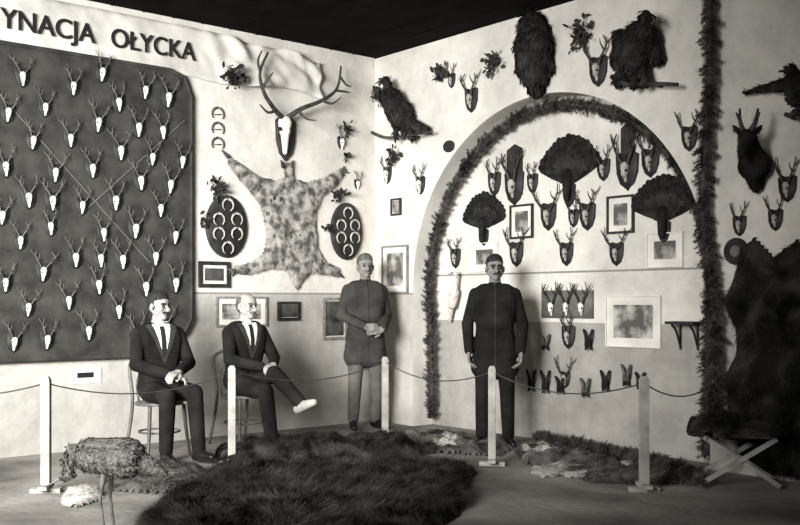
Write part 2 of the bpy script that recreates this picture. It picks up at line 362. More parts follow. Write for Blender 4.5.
# lynx skin
hp=[(226,155),(240,163),(258,176),(275,180),(283,178),(283,163),(292,161),(294,178),(305,182),(322,178),(340,168),(344,174),(335,186),(322,196),(316,210),(316,228),(318,248),(326,262),(340,268),(338,276),(322,274),(310,272),(303,280),(297,290),(291,280),(286,270),(270,268),(250,274),(234,273),(232,266),(250,262),(262,254),(266,240),(264,222),(260,205),(250,192),(238,178),(228,165)]
b=Buf(); relief(b,WL,[WL.uv(*p) for p in hp],.015,.03,.08,16000,.03,.0016,(0,-1),0,.4,6,up=.1,base=.008)
HP=[WL.uv(*p) for p in hp]
for i in range(110):
    q=np.array([rng.uniform(235,335),rng.uniform(165,280)]); u=WL.uv(*q)
    if inpoly(u[None],HP)[0] and edist(u[None],HP)[0]>.03: rc(b,WL.w(u[0],u[1],.032),WL.w(u[0]+rng.uniform(-.008,.008),u[1]-.02,.032),.013,.010,1,seg=6,rings=2)
for x,y,d in((228,156,(-4,-3)),(342,171,(4,-2)),(337,272,(4,2)),(234,270,(-4,2))):
    for j in(-1,0,1): rc(b,WL.p(x,y,.025),WL.p(x+d[0]+j*2,y+d[1]+j*3,.02),.018,.008,1)
for q in(-1,1): rc(b,WL.p(287+q*4,166,.03),WL.p(287+q*6,160,.03),.02,.006,1)
b.obj('spread_lynx_skin',[m_hide,m_furmid])
# tusk plaques
def crescent(b,pl,px,py,r,n,m,a0=-.3,a1=1.3,rot=0):
    c=pl.uv(px,py); P=[pl.w(c[0]+r*math.cos(math.pi*a+rot),c[1]+r*math.sin(math.pi*a+rot),n) for a in np.linspace(a0,a1,9)]
    h=P[:5]; tube(b,list(reversed(h)),.012,.005,m,sm=1); tube(b,P[4:],.012,.005,m,sm=1)
def oval(pl,x0,y0,x1,y1,n=28):
    a=pl.uv(x0,y0);c=pl.uv(x1,y1); return [((a[0]+c[0])/2+(c[0]-a[0])/2*math.cos(t),(a[1]+c[1])/2+(a[1]-c[1])/2*math.sin(t)) for t in np.linspace(0,2*math.pi,n,endpoint=False)]
for (x0,y0,x1,y1) in((205,193,246,258),(330,201,361,260)):
    b=Buf(); prism(b,oval(WL,x0,y0,x1,y1),.001,.035,0,Mw,.012); cx=(x0+x1)/2
    for i,yy in enumerate(np.linspace(y0+12,y1-10,4)):
        for q in ((-1,1) if i in(1,2) else (0,)): crescent(b,WL,cx+q*(x1-x0)*.22,yy,.06,.05,1,-.35,1.35,rng.uniform(-.3,.3))
    leaves(b,WL.p(cx-8,y0-6,.04),.11,26,.07,2,WL.N); leaves(b,WL.p(x0-2,y0+25,.04),.08,14,.06,2,WL.N)
    b.obj('boar_tusk_plaque',[m_plaq,m_bone2,m_leaf])
b=Buf()
for y in(114,129,144): crescent(b,WL,217,y,.065,.014,0,-.2,1.2)
for y in(114,129,144): tube(b,[WL.p(213,y,.007),WL.p(221,y,.012)],.006,.006,0,sm=1)
b.obj('boar_tusk_ornament',[m_antler])
def sprig(name,pl,px,py,r,n=30,nn=.03):
    b=Buf(); c=pl.p(px,py,nn); leaves(b,c,r,n,.065,0,pl.N); tube(b,[c,c-pl.N*(nn-.004)],.004,.004,0,sm=1); return b.obj(name,[m_leaf],False)
sprig('leaf_sprig',WL,231,77,.14,90,.13); sprig('leaf_sprig',WL,215,188,.08,20); sprig('leaf_sprig',WL,346,128,.08,24); sprig('leaf_sprig',WL,346,157,.05,14)
sprig('leaf_sprig',WR,441,73,.13,50); sprig('leaf_sprig',WR,495,62,.14,55); sprig('leaf_sprig',WR,395,158,.11,36); sprig('leaf_sprig',WR,582,34,.16,70)
sprig('leaf_sprig',WR,380,93,.12,40)
trophy('roe_antler_trophy',WL,341,140,26,.8); trophy('roe_antler_trophy',WL,357,182,20,.9)
for a in [(472,96,40,1.1),(599,66,50,1.3),(690,134,42,1.3),(421,182,30,1.1),(388,172,28,1.0),(788,184,44,1.2),(776,216,36,1.2),(740,222,34,1.0),(452,78,24,1)]:
    trophy('roe_antler_trophy',WR,*a,dark=a[0]>440,ps=1.2)
for a in [(515,182,52,1.0),(549,212,42,1.8),(588,212,42,1.3),(495,180,36,1.0),(604,166,34,1.1),(628,165,56,1.2),(651,158,44,1.3),(517,250,38,1.6),(567,250,36,1.4),(617,250,36,1.7),(456,255,30,1.1),(533,180,30,.8),(569,333,36,.9),(574,215,28,1.)]:
    trophy('roe_antler_trophy',WN,*a,dark=True,ps=1.3)
MN=np.eye(4); MN[:3,0]=WN.S;MN[:3,1]=WN.T;MN[:3,2]=WN.N;MN[:3,3]=WN.o
MR=MN.copy(); MR[:3,3]=0
for (x0,y0,x1,y1) in ((508,150,523,204),(622,128,635,190)):
    a=WN.uv(x0,y0);c=WN.uv(x1,y1); b=Buf(); prism(b,[(a[0],c[1]+.1),((a[0]+c[0])/2,c[1]),(c[0],c[1]+.1),(c[0],a[1]),((a[0]+c[0])/2,a[1]+.05),(a[0],a[1])],.001,.022,0,MN,.008); b.obj('wooden_shield',[m_plaq],False)
a=WN.uv(543,290);c=WN.uv(594,318); b=Buf(); prism(b,[(a[0],c[1]),(c[0],c[1]),(c[0],a[1]),(a[0],a[1])],.001,.03,0,MN,.008)
for x in(553,568,583):
    M=WN.mat(x,304,.025); roe(b,M,36*WN.mpp(x,300),1.1,0,0,1.2,1,.85)
b.obj('triple_roe_skull_board',[m_plaql,m_bone,m_antd,m_socket])
for (x,y,h,pale) in [(531,386,17,0),(545,388,18,0),(588,345,16,0),(585,392,14,1),(605,386,16,0),(626,381,17,1),(560,389,13,0),(545,345,11,1),(640,384,12,0)]:
    b=Buf(); mp=WN.mpp(x,y)
    for q in(-1,1): tube(b,[WN.p(x+q*1.5,y,.03),WN.p(x+q*2,y-h*.5,.06),WN.p(x+q*4.5,y-h,.03)],.02,.010,0); rc(b,WN.p(x+q*1.5,y,.035),WN.p(x+q*2.5,y+4,.05),.018,.008,1)
    b.obj('mounted_roe_hoof',[m_antler if pale else m_furdark,m_feather])
trophy('roe_antler_trophy',WN,566,376,32,1.5,1,0,True)
# capercaillie tail fans
def fan(pl,px,py,hp,ang=62,n=17,leanv=0):
    b=Buf(); M=pl.mat(px,py); R=hp*pl.mpp(px,py)
    for i in range(n):
        t=math.radians(-ang+2*ang*i/(n-1)+leanv); L=R*(1-.12*abs(i/(n-1)*2-1))*rng.uniform(.97,1.02); w=R*.095; d=np.array([math.sin(t),math.cos(t)]); s=np.array([d[1],-d[0]]); z=.02+.004*(i%2)
        pr=[d*.05+s*w*.2,d*L*.5+s*w*.75,d*L*.85+s*w,d*L*.97+s*w*.6,d*L,d*L*.97-s*w*.6,d*L*.85-s*w,d*L*.5-s*w*.75,d*.05-s*w*.2]
        prism(b,[tuple(p) for p in reversed(pr)],z,z+.006,0,M)
        tube(b,[(d[0]*.05,d[1]*.05,z+.010),(d[0]*L*.9,d[1]*L*.9,z+.008)],.003,.002,0,M,4,1)
    for i in range(160):
        t=math.radians(rng.uniform(-ang,ang)); rr=R*rng.uniform(.05,.5); p0=np.array([math.sin(t)*rr,math.cos(t)*rr,.035]); d=np.array([math.sin(t),math.cos(t),.05]); s=np.array([d[1],-d[0],0]); l=R*.16
        b.add([p0,p0+d*l*.6+s*l*.3,p0+d*l,p0+d*l*.6-s*l*.3],[(0,1,2,3)],1,M)
    rc(b,(0,-.10,.04),(0,R*.22,.04),.035,R*.11,0,M); prism(b,shield(R*.3,R*.45,-.08),.001,.02,2,M)
    b.obj('grouse_tail_fan',[m_feather,m_feathb,m_plaq],False)
fan(WN,570,186,53,58); fan(WN,485,229,38,66); fan(WN,665,222,50,62)
# pictures
def picture(name,pl,MM,x0,y0,x1,y1,fr,fw=.02,mt=.06,ph=None):
    a=pl.uv(x0,y0);c=pl.uv(x1,y1); cm=pl.uv((x0+x1)/2,(y0+y1)/2); u0,u1=a[0],c[0]; hh=(y1-y0)/2*pl.mpp((x0+x1)/2,(y0+y1)/2); v0,v1=cm[1]-hh,cm[1]+hh
    b=Buf(); box(b,u0,u1,v0,v0+fw,.001,.025,0,MM); box(b,u0,u1,v1-fw,v1,.001,.025,0,MM); box(b,u0,u0+fw,v0+fw,v1-fw,.001,.025,0,MM); box(b,u1-fw,u1,v0+fw,v1-fw,.001,.025,0,MM)
    box(b,u0+fw,u1-fw,v0+fw,v1-fw,.001,.012,1,MM); box(b,u0+fw+mt,u1-fw-mt,v0+fw+mt,v1-fw-mt,.012,.014,2,MM)
    b.obj(name,[fr,m_mount,ph or m_photo],False)
picture('framed_picture',WL,Mw,198,261,229,287,m_frame,.035,.03,m_photod)
picture('framed_picture',WL,Mw,277,301,299,320,m_frame,.03,.004,m_photod)
picture('framed_picture',WL,Mw,215,296,266,326,m_framel,.02,.05,m_photo)
picture('framed_picture',WL,Mw,322,297,346,339,m_framel,.03,.01,m_photod)
picture('framed_picture',WR,MR,383,245,409,293,m_framel,.02,.06)
picture('framed_picture',WR,MR,392,198,402,215,m_frame,.02,.005)
picture('framed_picture',WN,MN,511,204,534,238,m_frame,.02,.045)
picture('framed_picture',WN,MN,608,195,635,233,m_frame,.02,.05)
picture('framed_picture',WN,MN,472,242,499,271,m_mount,.01,.06)
picture('framed_picture',WN,MN,648,232,684,267,m_mount,.01,.06)
picture('framed_picture',WN,MN,607,295,662,347,m_mount,.01,.07)
pr=[(WN.p(454,292,.10),WN.p(452,304,.10),.055,.045,0),(WN.p(455,290,.09),WN.p(456,276,.10),.028,.02,0),(WN.p(456,274,.11),WN.p(455,272,.12),.026,.022,0),(WN.p(453,272,.12),WN.p(447,275,.13),.01,.004,1),(WN.p(451,304,.09),WN.p(450,320,.05),.035,.02,0),(WN.p(453,306,.08),WN.p(452,316,.01),.008,.008,1)]
blob('mounted_white_bird',pr,.008,[m_featherw,m_plaq])
# ---------------------------------------------------------------- stuffed birds on wall
def wb(name,pl,items,mats,voxel=.01,n=900,d=(0,0,-1),L=.05,W=.2,off=.0):
    pr=[]
    for (x1,y1,n1,x2,y2,n2,r1,r2,l) in items:
        k=pl.mpp(x1,y1); n1=max(n1,r1*k*.85+.01); n2=max(n2,r2*k*.85+.01); pr.append((pl.p(x1,y1,n1),pl.p(x2,y2,n2),r1*k,r2*k,l))
    o=blob(name,pr,voxel,mats); coat(o,n,d,L,W,m_feathb if mats[0]==m_feather else mats[0]); return o
def branch(name,pl,pts,r1,r2):
    b=Buf(); tube(b,[pl.p(*p) for p in pts],r1,r2,0); p=pts[len(pts)//2]; q=pl.p(*p); tube(b,[q,q-pl.N*(p[2]-.003)],r2,r2,0,sm=1); b.obj(name,[m_antd])
wb('stuffed_black_grouse',WR,[(386,80,.2,387,84,.2,4.2,4.2,0),(383,80,.22,377,82,.22,1.8,.8,0),(387,84,.2,391,98,.19,4,9,0),(391,98,.19,400,116,.16,11,11.5,0),(403,120,.14,426,128,.10,7,3,0),(403,118,.13,412,136,.10,8,4,0),(396,124,.16,395,136,.16,2.5,2,0),(403,124,.18,404,136,.18,2.5,2,0),(404,106,.14,410,122,.12,6,5,0)],[m_feather,m_antd],d=(0,.5,-1),n=1100,L=.06)
branch('mount_branch',WR,[(370,131,.03),(385,137,.12),(408,135,.16),(432,131,.14)],.018,.012)
wb('hanging_capercaillie',WR,[(532,24,.08,533,46,.1,13,18,0),(533,46,.1,534,72,.1,19,15,0),(534,72,.08,536,86,.06,14,9,0),(523,28,.07,521,66,.06,6,6,0),(543,28,.07,548,66,.06,6,6,0),(532,18,.06,532,24,.08,7,10,0)],[m_feather],n=2600,L=.07)
wb('stuffed_capercaillie',WR,[(646,14,.24,645,18,.24,4.6,4.6,0),(650,14,.26,657,17,.27,2,.8,0),(645,18,.22,640,36,.2,5,13,0),(640,36,.2,634,58,.18,16,15,0),(628,40,.16,621,60,.12,11,9,0),(650,38,.14,657,56,.10,8,6,0),(634,60,.14,620,78,.08,10,7,0),(636,62,.14,640,78,.08,9,6,0),(620,34,.1,617,54,.08,6,6,0),(642,66,.18,646,81,.16,3,3,0),(633,66,.18,635,82,.16,3,3,0)],[m_feather],n=2600,L=.065,d=(0,-.4,-1))
branch('mount_branch',WR,[(612,76,.04),(628,84,.14),(650,83,.16),(678,84,.16)],.022,.016)
wb('stuffed_pheasant',WR,[(793,68,.2,793,74,.18,4.5,4.5,0),(789,68,.22,784,70,.23,1.8,.8,0),(793,74,.18,800,92,.16,6,13,0),(788,84,.14,770,86,.10,7,4,0),(770,86,.10,748,91,.07,4,1.5,0),(800,94,.14,816,108,.10,12,7,0),(799,102,.14,798,115,.12,2.5,2,0)],[m_feather],n=1500,d=(0,-1,-.3))
branch('mount_branch',WR,[(786,114,.03),(796,117,.12),(812,116,.12),(826,112,.1)],.018,.014)
o=wb('mounted_deer_head',WR,[(756,184,.06,754,164,.09,7,15,0),(754,164,.12,750,148,.22,16,9.5,0),(750,148,.22,747,137,.30,9.5,8.5,0),(747,138,.31,742,151,.40,8,4.5,0),(742,151,.40,741,154,.41,4.2,3.6,0),(739,131,.28,733,125,.26,2.8,1.4,0),(755,131,.28,762,125,.26,2.8,1.4,0)],[m_furdark],n=3000,L=.035,W=.08)
b=Buf()
for q in(-1,1): tube(b,[WR.p(747+q*4,130,.30),WR.p(748+q*8,120,.30),WR.p(749+q*9,108,.29)],.022,.008,0); tube(b,[WR.p(748+q*8,120,.30),WR.p(748+q*12,112,.33)],.014,.005,0,sm=1)
b.obj('antlers',[m_antd],parent=o)
b=Buf(); prism(b,oval(WR,725,238,749,264),.001,.03,0,MR,.01); prism(b,oval(WR,732,245,743,257),.03,.045,1,MR,.01); b.obj('round_plaque',[m_plaq,m_plaql],False)
b=Buf(); prism(b,oval(WR,444,141,455,151),.001,.02,0,MR,.005); prism(b,oval(WR,447,144,452,148),.02,.03,0,MR,.005); b.obj('small_round_plaque',[m_plaq],False)
# small wall shelf with brackets
b=Buf(); a=WN.uv(676,322); c=WN.uv(704,322)
box(b,a[0],c[0],a[1]-.012,a[1]+.012,.001,.16,0,MN)
for u in(a[0]+.05,c[0]-.05):
    tube(b,[WN.w(u,a[1]-.01,.14),WN.w(u,a[1]-.07,.07),WN.w(u,a[1]-.2,.012)],.010,.010,0); tube(b,[WN.w(u,a[1]-.01,.012),WN.w(u,a[1]-.22,.012)],.009,.009,0,sm=1)
b.obj('wall_shelf',[m_plaq],False)
# ---------------------------------------------------------------- garlands
def garland(name,P,rad,dens,L=.08,wd=.0032):
    P=smoothpath(P,8); b=Buf(); tube(b,P,rad*.3,rad*.3,0,sm=1)
    A=np.array(P); seg=np.linalg.norm(np.diff(A,axis=0),axis=1); n=int(seg.sum()*dens); c=rng.choice(len(seg),n,p=seg/seg.sum()); t=rng.random(n)[:,None]
    base=A[c]*(1-t)+A[c+1]*t; tan=(A[c+1]-A[c])/seg[c][:,None]; d=rng.normal(size=(n,3)); d-=tan*(d*tan).sum(1)[:,None]; d/=np.linalg.norm(d,axis=1)[:,None]
    k=int(seg.sum()*110); cc=rng.choice(len(seg),k,p=seg/seg.sum()); tt=rng.random(k)[:,None]; bb=A[cc]*(1-tt)+A[cc+1]*tt; td=(A[cc+1]-A[cc])/seg[cc][:,None]
    dd=rng.normal(size=(k,3)); dd-=td*(dd*td).sum(1)[:,None]; dd/=np.linalg.norm(dd,axis=1)[:,None]; dd=dd+td*.6; dd/=np.linalg.norm(dd,axis=1)[:,None]; ll=rad*rng.uniform(.6,1.25,k)[:,None]
    blades(b,bb,dd,ll[:,0],.004,0)
    w=rng.integers(0,k,n); u=rng.random(n)[:,None]; R=bb[w]+dd[w]*ll[w]*u; D=dd[w]*.8+rng.normal(size=(n,3))
    blades(b,R,D,L*.4*rng.uniform(.6,1.2,n),wd,0); blades(b,base[:n//2],d[:n//2],L*.75,wd,0)
    return b.obj(name,[m_spruce],False)
R2=AR-.09
garland('spruce_arch_garland',[(-ND+.12,YA+.12,.08),(-ND+.12,YA+.11,.7)]+[(-ND+.12,AC-R2*math.cos(a),ZS+R2*math.sin(a)) for a in np.linspace(0,math.pi,15)]+[(-ND+.12,YB-.12,.6),(-ND+.12,YB-.12,.08)],.085,6500)
garland('spruce_column_garland',[WR.p(708,-20,.11),WR.p(710,60,.11),WR.p(706,140,.11),WR.p(703,210,.11),WR.p(710,270,.12),WR.p(715,340,.12),WR.p(714,400,.12),WR.p(712,440,.13)],.085,8000,.085)
garland('spruce_floor_garland',[FL.p(535,436,.08),FL.p(575,444,.08),FL.p(630,456,.08),FL.p(700,476,.08)],.08,6000,.1)
# ---------------------------------------------------------------- hanging bear skin at right
b=Buf(); bp=[(741,262),(745,246),(756,238),(766,246),(775,258),(786,248),(798,240),(815,248),(835,262),(850,300),(850,440),(840,478),(800,474),(760,466),(742,452),(744,430),(734,400),(732,378),(742,352),(736,320),(728,300),(734,285)]
relief(b,WR,[WR.uv(*p) for p in bp],.03,.20,.28,50000,.075,.0022,(0,-1),0,.7,3,up=.25,swirl=2.)
b.obj('hanging_bear_skin',[m_furdark])
# ---------------------------------------------------------------- floor furs
def floorfur(name,pts,thick,edge,nb,bl,m,flow=(.5,.5),nz=.5,nsc=4.,cell=.025,bw=.002,swirl=3.,up=.12,jit=.3):
    b=Buf(); relief(b,FL,[FL.uv(*p) for p in pts],cell,thick,edge,nb,bl,bw,flow,0,nz,nsc,up=up,swirl=swirl,jit=jit); return b.obj(name,[m])
floorfur('bison_hide',[(205,480),(222,474),(232,464),(244,474),(275,474),(310,468),(352,466),(380,470),(405,460),(420,466),(440,472),(456,466),(476,474),(462,484),(466,500),(458,516),(440,528),(424,560),(380,590),(300,600),(240,590),(222,560),(204,520),(196,495)],.095,.26,95000,.085,m_furbison,(.35,.5),.5,3.0,swirl=5.,up=.22,jit=.42,bw=.0024)
floorfur('boar_hide',[(140,540),(160,512),(186,496),(210,498),(232,512),(244,535),(240,570),(215,590),(165,590),(142,565)],.16,.26,34000,.075,m_furbison,(.3,.5),.4,3,up=.25,jit=.4)
floorfur('boar_hide',[(100,474),(130,468),(170,466),(205,470),(215,482),(200,492),(150,494),(110,490)],.05,.12,14000,.05,m_furmid,(.3,.5),.8,6)
floorfur('boar_hide',[(215,456),(250,448),(300,446),(350,444),(410,446),(440,452),(400,460),(330,460),(270,464),(225,468)],.10,.14,28000,.07,m_furbison,(.3,.5),.7,4,up=.25,jit=.4)
floorfur('deer_hide',[(395,440),(430,434),(480,438),(520,446),(500,456),(450,454),(405,450)],.05,.12,12000,.04,m_furmid,(.5,.3),.9,7)
floorfur('deer_hide',[(515,452),(560,448),(610,456),(640,462),(625,470),(570,468),(525,464)],.05,.10,12000,.04,m_furmid,(.5,.3),.9,7)
floorfur('deer_hide',[(560,470),(610,468),(650,466),(690,476),(680,484),(630,484),(590,482)],.04,.10,10000,.045,m_furmid,(.5,.3),.9,7)
floorfur('pale_hide',[(528,470),(545,464),(575,466),(600,472),(612,478),(585,479),(560,476),(540,478)],.02,.07,6000,.035,m_furlight,(.5,.3),.9,8)
floorfur('pale_hide',[(520,452),(545,446),(566,450),(560,458),(535,460)],.05,.07,4000,.035,m_furlight,(.5,.3),.9,8)
floorfur('pale_hide',[(425,444),(445,440),(466,443),(458,450),(436,451)],.06,.07,3500,.035,m_furlight,(.5,.3),.9,8)
floorfur('pale_hide',[(605,460),(630,458),(650,464),(636,470),(612,468)],.05,.07,3500,.035,m_furlight,(.5,.3),.9,8)
floorfur('pale_hide',[(62,504),(70,494),(88,490),(100,492),(104,498),(90,504),(76,508)],.04,.06,3500,.035,m_furlight,(.5,.3),.8,7)
# ---------------------------------------------------------------- barrier
tops=[]
def post(px,py):
    p=FL.p(px,py); M=np.eye(4); a=math.radians(139.66+rng.uniform(-12,12)); M[0,0]=math.cos(a);M[0,1]=-math.sin(a);M[1,0]=math.sin(a);M[1,1]=math.cos(a); M[:3,3]=p
    b=Buf(); w=.029; box(b,-w,w,-w,w,0,.76,0,M); v=[(-w,-w,.76),(w,-w,.76),(w,w,.76),(-w,w,.76),(-w*.6,-w*.6,.785),(w*.6,-w*.6,.785),(w*.6,w*.6,.785),(-w*.6,w*.6,.785)]
    b.add(v,[(4,5,6,7),(0,1,5,4),(1,2,6,5),(2,3,7,6),(3,0,4,7)],0,M)
    box(b,-.10,.10,-.03,.03,0,.03,0,M); box(b,-.03,.03,-.10,.10,.03,.055,0,M)
    b.obj('barrier_post',[m_post],False); tops.append(p+UP*.74)
for q in((46,492),(232,464),(385,442),(492,465),(644,491)): post(*q)
b=Buf(); tops=[FL.p(-140,505)+UP*.74]+tops+[WR.p(722,376,.03)]
for i in range(len(tops)-1):
    a,c=tops[i],tops[i+1]; tube(b,[a+(c-a)*t-UP*.15*4*t*(1-t)*(.8 if i else .5) for t in np.linspace(0,1,15)],.005,.005,0,sm=1,seg=5)
b.obj('barrier_rope',[m_rope])
# ---------------------------------------------------------------- chairs
def chair(loc,head):
    b=Buf(); c=[(.2*math.cos(t),.2*math.sin(t)) for t in np.linspace(0,2*math.pi,28,endpoint=False)]
    prism(b,c,.425,.45,0,None,.006)
    for x,y in((.15,.15),(-.15,.15)): tube(b,[(x,y,.43),(x*1.1,y*1.15,.2),(x*1.25,y*1.3,0)],.017,.012,0)
    hoop=[(-.2,-.24,0),(-.17,-.16,.43),(-.18,-.20,.7),(-.13,-.24,.80),(0,-.25,.84),(.13,-.24,.80),(.18,-.20,.7),(.17,-.16,.43),(.2,-.24,0)]
    tube(b,hoop,.015,.015,0); tube(b,[(-.11,-.17,.44),(-.11,-.2,.62),(0,-.225,.74),(.11,-.2,.62),(.11,-.17,.44)],.011,.011,0)
    ring=[(.17*math.cos(t),.17*math.sin(t),.2) for t in np.linspace(0,2*math.pi,24)]; tube(b,ring,.009,.009,0,sm=1)
    b.obj('bentwood_chair',[m_chair],matrix=Matrix.Translation((loc[0],loc[1],0))@Matrix.Rotation(head,4,'Z'))
# ---------------------------------------------------------------- folding stool
p=FL.p(737,484); M=np.eye(4); a=math.radians(139.66-12); M[0,0]=math.cos(a);M[0,1]=-math.sin(a);M[1,0]=math.sin(a);M[1,1]=math.cos(a); M[:3,3]=p
b=Buf()
def bar(b,p1,p2,w,t,m,M):
    p1=np.array(p1,float);p2=np.array(p2,float); d=p2-p1; d/=np.linalg.norm(d); s=np.array([0,1.,0]); u=np.cross(d,s)
    v=[q+s*a*t+u*c*w for q in(p1,p2) for a,c in((-1,-1),(1,-1),(1,1),(-1,1))]; b.add(v,[(3,2,1,0),(4,5,6,7),(0,1,5,4),(1,2,6,5),(2,3,7,6),(3,0,4,7)],m,M)
for y in(-.17,.17):
    bar(b,(-.27,y,.02),(.24,y+.0,.35),.016,.010,0,M); bar(b,(.27,y*.86,.02),(-.24,y*.86,.35),.016,.010,0,M)
for x,z in((-.25,.03),(.25,.03),(.23,.345),(-.23,.345)): tube(b,[(x,-.18,z),(x,.18,z)],.012,.012,0,M,8,1)
v=[];f=[]
for i in range(13):
    x=-.24+.48*i/12; z=.365-.03*math.sin(math.pi*i/12); v+= [(x,-.16,z),(x,.16,z)]
for i in range(12): f.append((2*i,2*i+2,2*i+3,2*i+1))
b.add(v,f,1,M); b.obj('folding_stool',[m_stool,m_suitg],False)
sp=Plane(p+UP*.350,M[:3,0],M[:3,1],(0,0,1)); b=Buf()
relief(b,sp,[(-.33,-.17),(-.1,-.2),(.2,-.19),(.3,-.1),(.29,.12),(.1,.2),(-.2,.19),(-.34,.1)],.02,.11,.14,16000,.05,.002,(.4,-.6),0,.6,6,swirl=3); b.obj('dark_pelt',[m_furbison])
# ---------------------------------------------------------------- people
def nrm(v): v=np.array(v,float); return v/np.linalg.norm(v)
def rot(axis,ang,v): return np.array(Matrix.Rotation(ang,3,Vector(axis))@Vector(v))
def hand(pr,W,d,n,side,curl=(25,35,25),L=1):
    d=nrm(d); n=nrm(np.array(n)-d*(np.array(n)@d)); l=np.cross(n,d)*side
    ax=np.cross(d,n)
    for k,fl in zip((-1.5,-.5,.5,1.5),(.95,1.05,.98,.78)):
        kn=W+d*.088+l*k*-.02; pr.append((W+l*k*-.011,kn,.015,.0125,L))
        p=kn; dd=d
        for s,c in zip((.040,.026,.020),curl):
            dd=rot(ax,math.radians(c),dd); q=p+dd*s*fl; pr.append((p,q,.0105,.0095,L)); p=q
    t0=W+d*.02+l*.02; t1=t0+nrm(d*.7+l*.8+n*.35)*.045; t2=t1+nrm(d*.9+l*.25+n*.4)*.032
    pr.append((t0,t1,.014,.012,L)); pr.append((t1,t2,.012,.0095,L))
def person(name,loc,heading,J,scale=1,mats=None,hv=(0,0),mous=True,bald=False,shirtV=True):
    # labels:0 jacket 1 skin 2 trousers 3 shoe 4 hair 5 shirt 6 tie 7 eye 8 ear(skin) 9 lapel
    pr=[]; A=lambda p,q,r,s,l: pr.append((np.array(p,float),np.array(q,float),r,s,l))
    P=np.array(J['pelvis'],float); N=np.array(J['neck'],float)
    prof=[(-.06,.075,.125),(.0,.072,.122),(.15,.062,.118),(.3,.058,.116),(.45,.066,.12),(.6,.08,.124),(.75,.095,.122),(.88,.10,.105),(.95,.085,.085)]
    if J.get('sit'): prof=prof[1:]
    for i in range(len(prof)-1):
        for t in(0,.5):
            a,w,r=[prof[i][k]*(1-t)+prof[i+1][k]*t for k in range(3)]; c=P+(N-P)*a; A(c-[w,0,0],c+[w,0,0],r,r,0)
    if not J.get('sit'):
        for z,w,r in((-.05,.08,.122),(-.12,.088,.122),(-.18,.096,.122),(-.21,.10,.123)): c=P+[0,0,z]; A(c-[w,0,0],c+[w,0,0],r,r,0)
    for s,k in((1,'R'),(-1,'L')):
        sh,el,wr=[np.array(J[q+k],float) for q in('sh','el','wr')]
        A(N+[s*.06,0,-.045],sh,.06,.062,0); A(sh,el,.064,.054,0); A(el,wr,.056,.044,0); dw=nrm(wr-el); A(wr,wr+dw*.012,.034,.032,5 if shirtV else 0); A(wr+dw*.01,wr+dw*.03,.026,.024,1)
        hand(pr,wr+dw*.025,J.get('hd'+k,dw),J['hn'+k],s*J.get('hs',1))
        hp,kn,an=[np.array(J[q+k],float) for q in('hip','kn','an')]
        A(hp,kn,.098,.070,2); A(kn,kn+(an-kn)*.35,.070,.066,2); A(kn+(an-kn)*.35,an,.066,.056,2)
        tdir=np.array(J['toe'+k],float); so=np.array(J.get('so'+k,(0,0,-.05)))
        A(an+so-tdir*.04,an+so+tdir*.07,.042,.042,3); A(an+so+tdir*.07,an+tdir*.19+so*1.24,.044,.030,3)
    A(N+[0,0,-.02],N+[0,.012,.09],.058,.054,1); A(N+[0,.0,.0],N+[0,.008,.035],.069,.062,5 if shirtV else 0)
    O=N+np.array([0,.012,.085]); Mx=np.array(Matrix.Rotation(hv[0],3,'Z')@Matrix.Rotation(hv[1],3,'X'))
    def Hh(p,q,r,s,l): A(O+Mx@np.array(p),O+Mx@np.array(q),r,s,l)
    Hh((0,-.022,.138),(0,.020,.134),.078,.073,1); Hh((0,.018,.09),(0,.045,.033),.062,.042,1); Hh((0,.058,.018),(0,.068,.013),.026,.022,1)
    for s in(-1,1):
        Hh((s*.038,.03,.045),(s*.048,-.005,.07),.028,.032,1); Hh((s*.035,.062,.074),(s*.042,.05,.072),.020,.020,1)
        Hh((s*.016,.087,.126),(s*.044,.076,.126),.010,.008,4); Hh((s*.030,.084,.106),(s*.034,.085,.106),.0095,.0095,7)
        Hh((s*.077,-.005,.105),(s*.080,-.012,.075),.017,.012,8)
    Hh((0,.09,.110),(0,.116,.075),.010,.016,1); Hh((-.011,.10,.073),(.011,.10,.073),.010,.010,1)
    if mous: Hh((0,.100,.055),(.030,.085,.047),.011,.007,4); Hh((0,.100,.055),(-.030,.085,.047),.011,.007,4)
    Hh((-.018,.09,.040),(.018,.09,.040),.008,.008,1); 
    if not bald: Hh((0,-.03,.155),(0,.012,.166),.084,.074,4); Hh((0,-.045,.095),(0,-.04,.14),.070,.080,4)
    else: Hh((0,-.040,.09),(0,-.040,.12),.070,.074,4)
    def lf(C,lab):
        Q=(C-O)@Mx; hd=(lab==1)&(Q[:,2]>.03)&(Q[:,2]<.3)&(np.abs(Q[:,0])<.12)&(np.abs(Q[:,1])<.16)
        if bald: lab[hd&(Q[:,1]<.0)&(Q[:,2]>.055)&(Q[:,2]<.175)]=4
        else: lab[hd&((Q[:,2]>.178+.1*np.abs(Q[:,0]))|((Q[:,1]<.018)&(Q[:,2]>.07)))]=4
        lab[lab==8]=1
        dz=C[:,2]-N[2]; x=np.abs(C[:,0]-N[0]); y=C[:,1]-(P[1]+(N[1]-P[1])*np.clip((C[:,2]-P[2])/(N[2]-P[2]),0,1))
        if shirtV:
            v=(lab==0)&(y>.05)&(x<(dz+.26)*.27)&(dz>-.26); lab[v]=5
            t=(lab==5)&(y>.03)&(x<.02)&(dz<.02)&(dz>-.3); lab[t]=6
            t=(lab==0)&(y>.05)&(x<(dz+.30)*.42)&(dz>-.28)&(x>(dz+.26)*.27); lab[t]=9
        else:
            t=(lab==0)&(y>.06)&(x<.006)&(dz>-.75); lab[t]=9
        return lab
    M=Matrix.Translation((loc[0],loc[1],0))@Matrix.Rotation(heading,4,'Z')@Matrix.Scale(scale,4)
    return blob(name,pr,.0062,mats,2,lf,M)
def hd(v): return math.atan2(-v[0],v[1])   # local +Y -> v
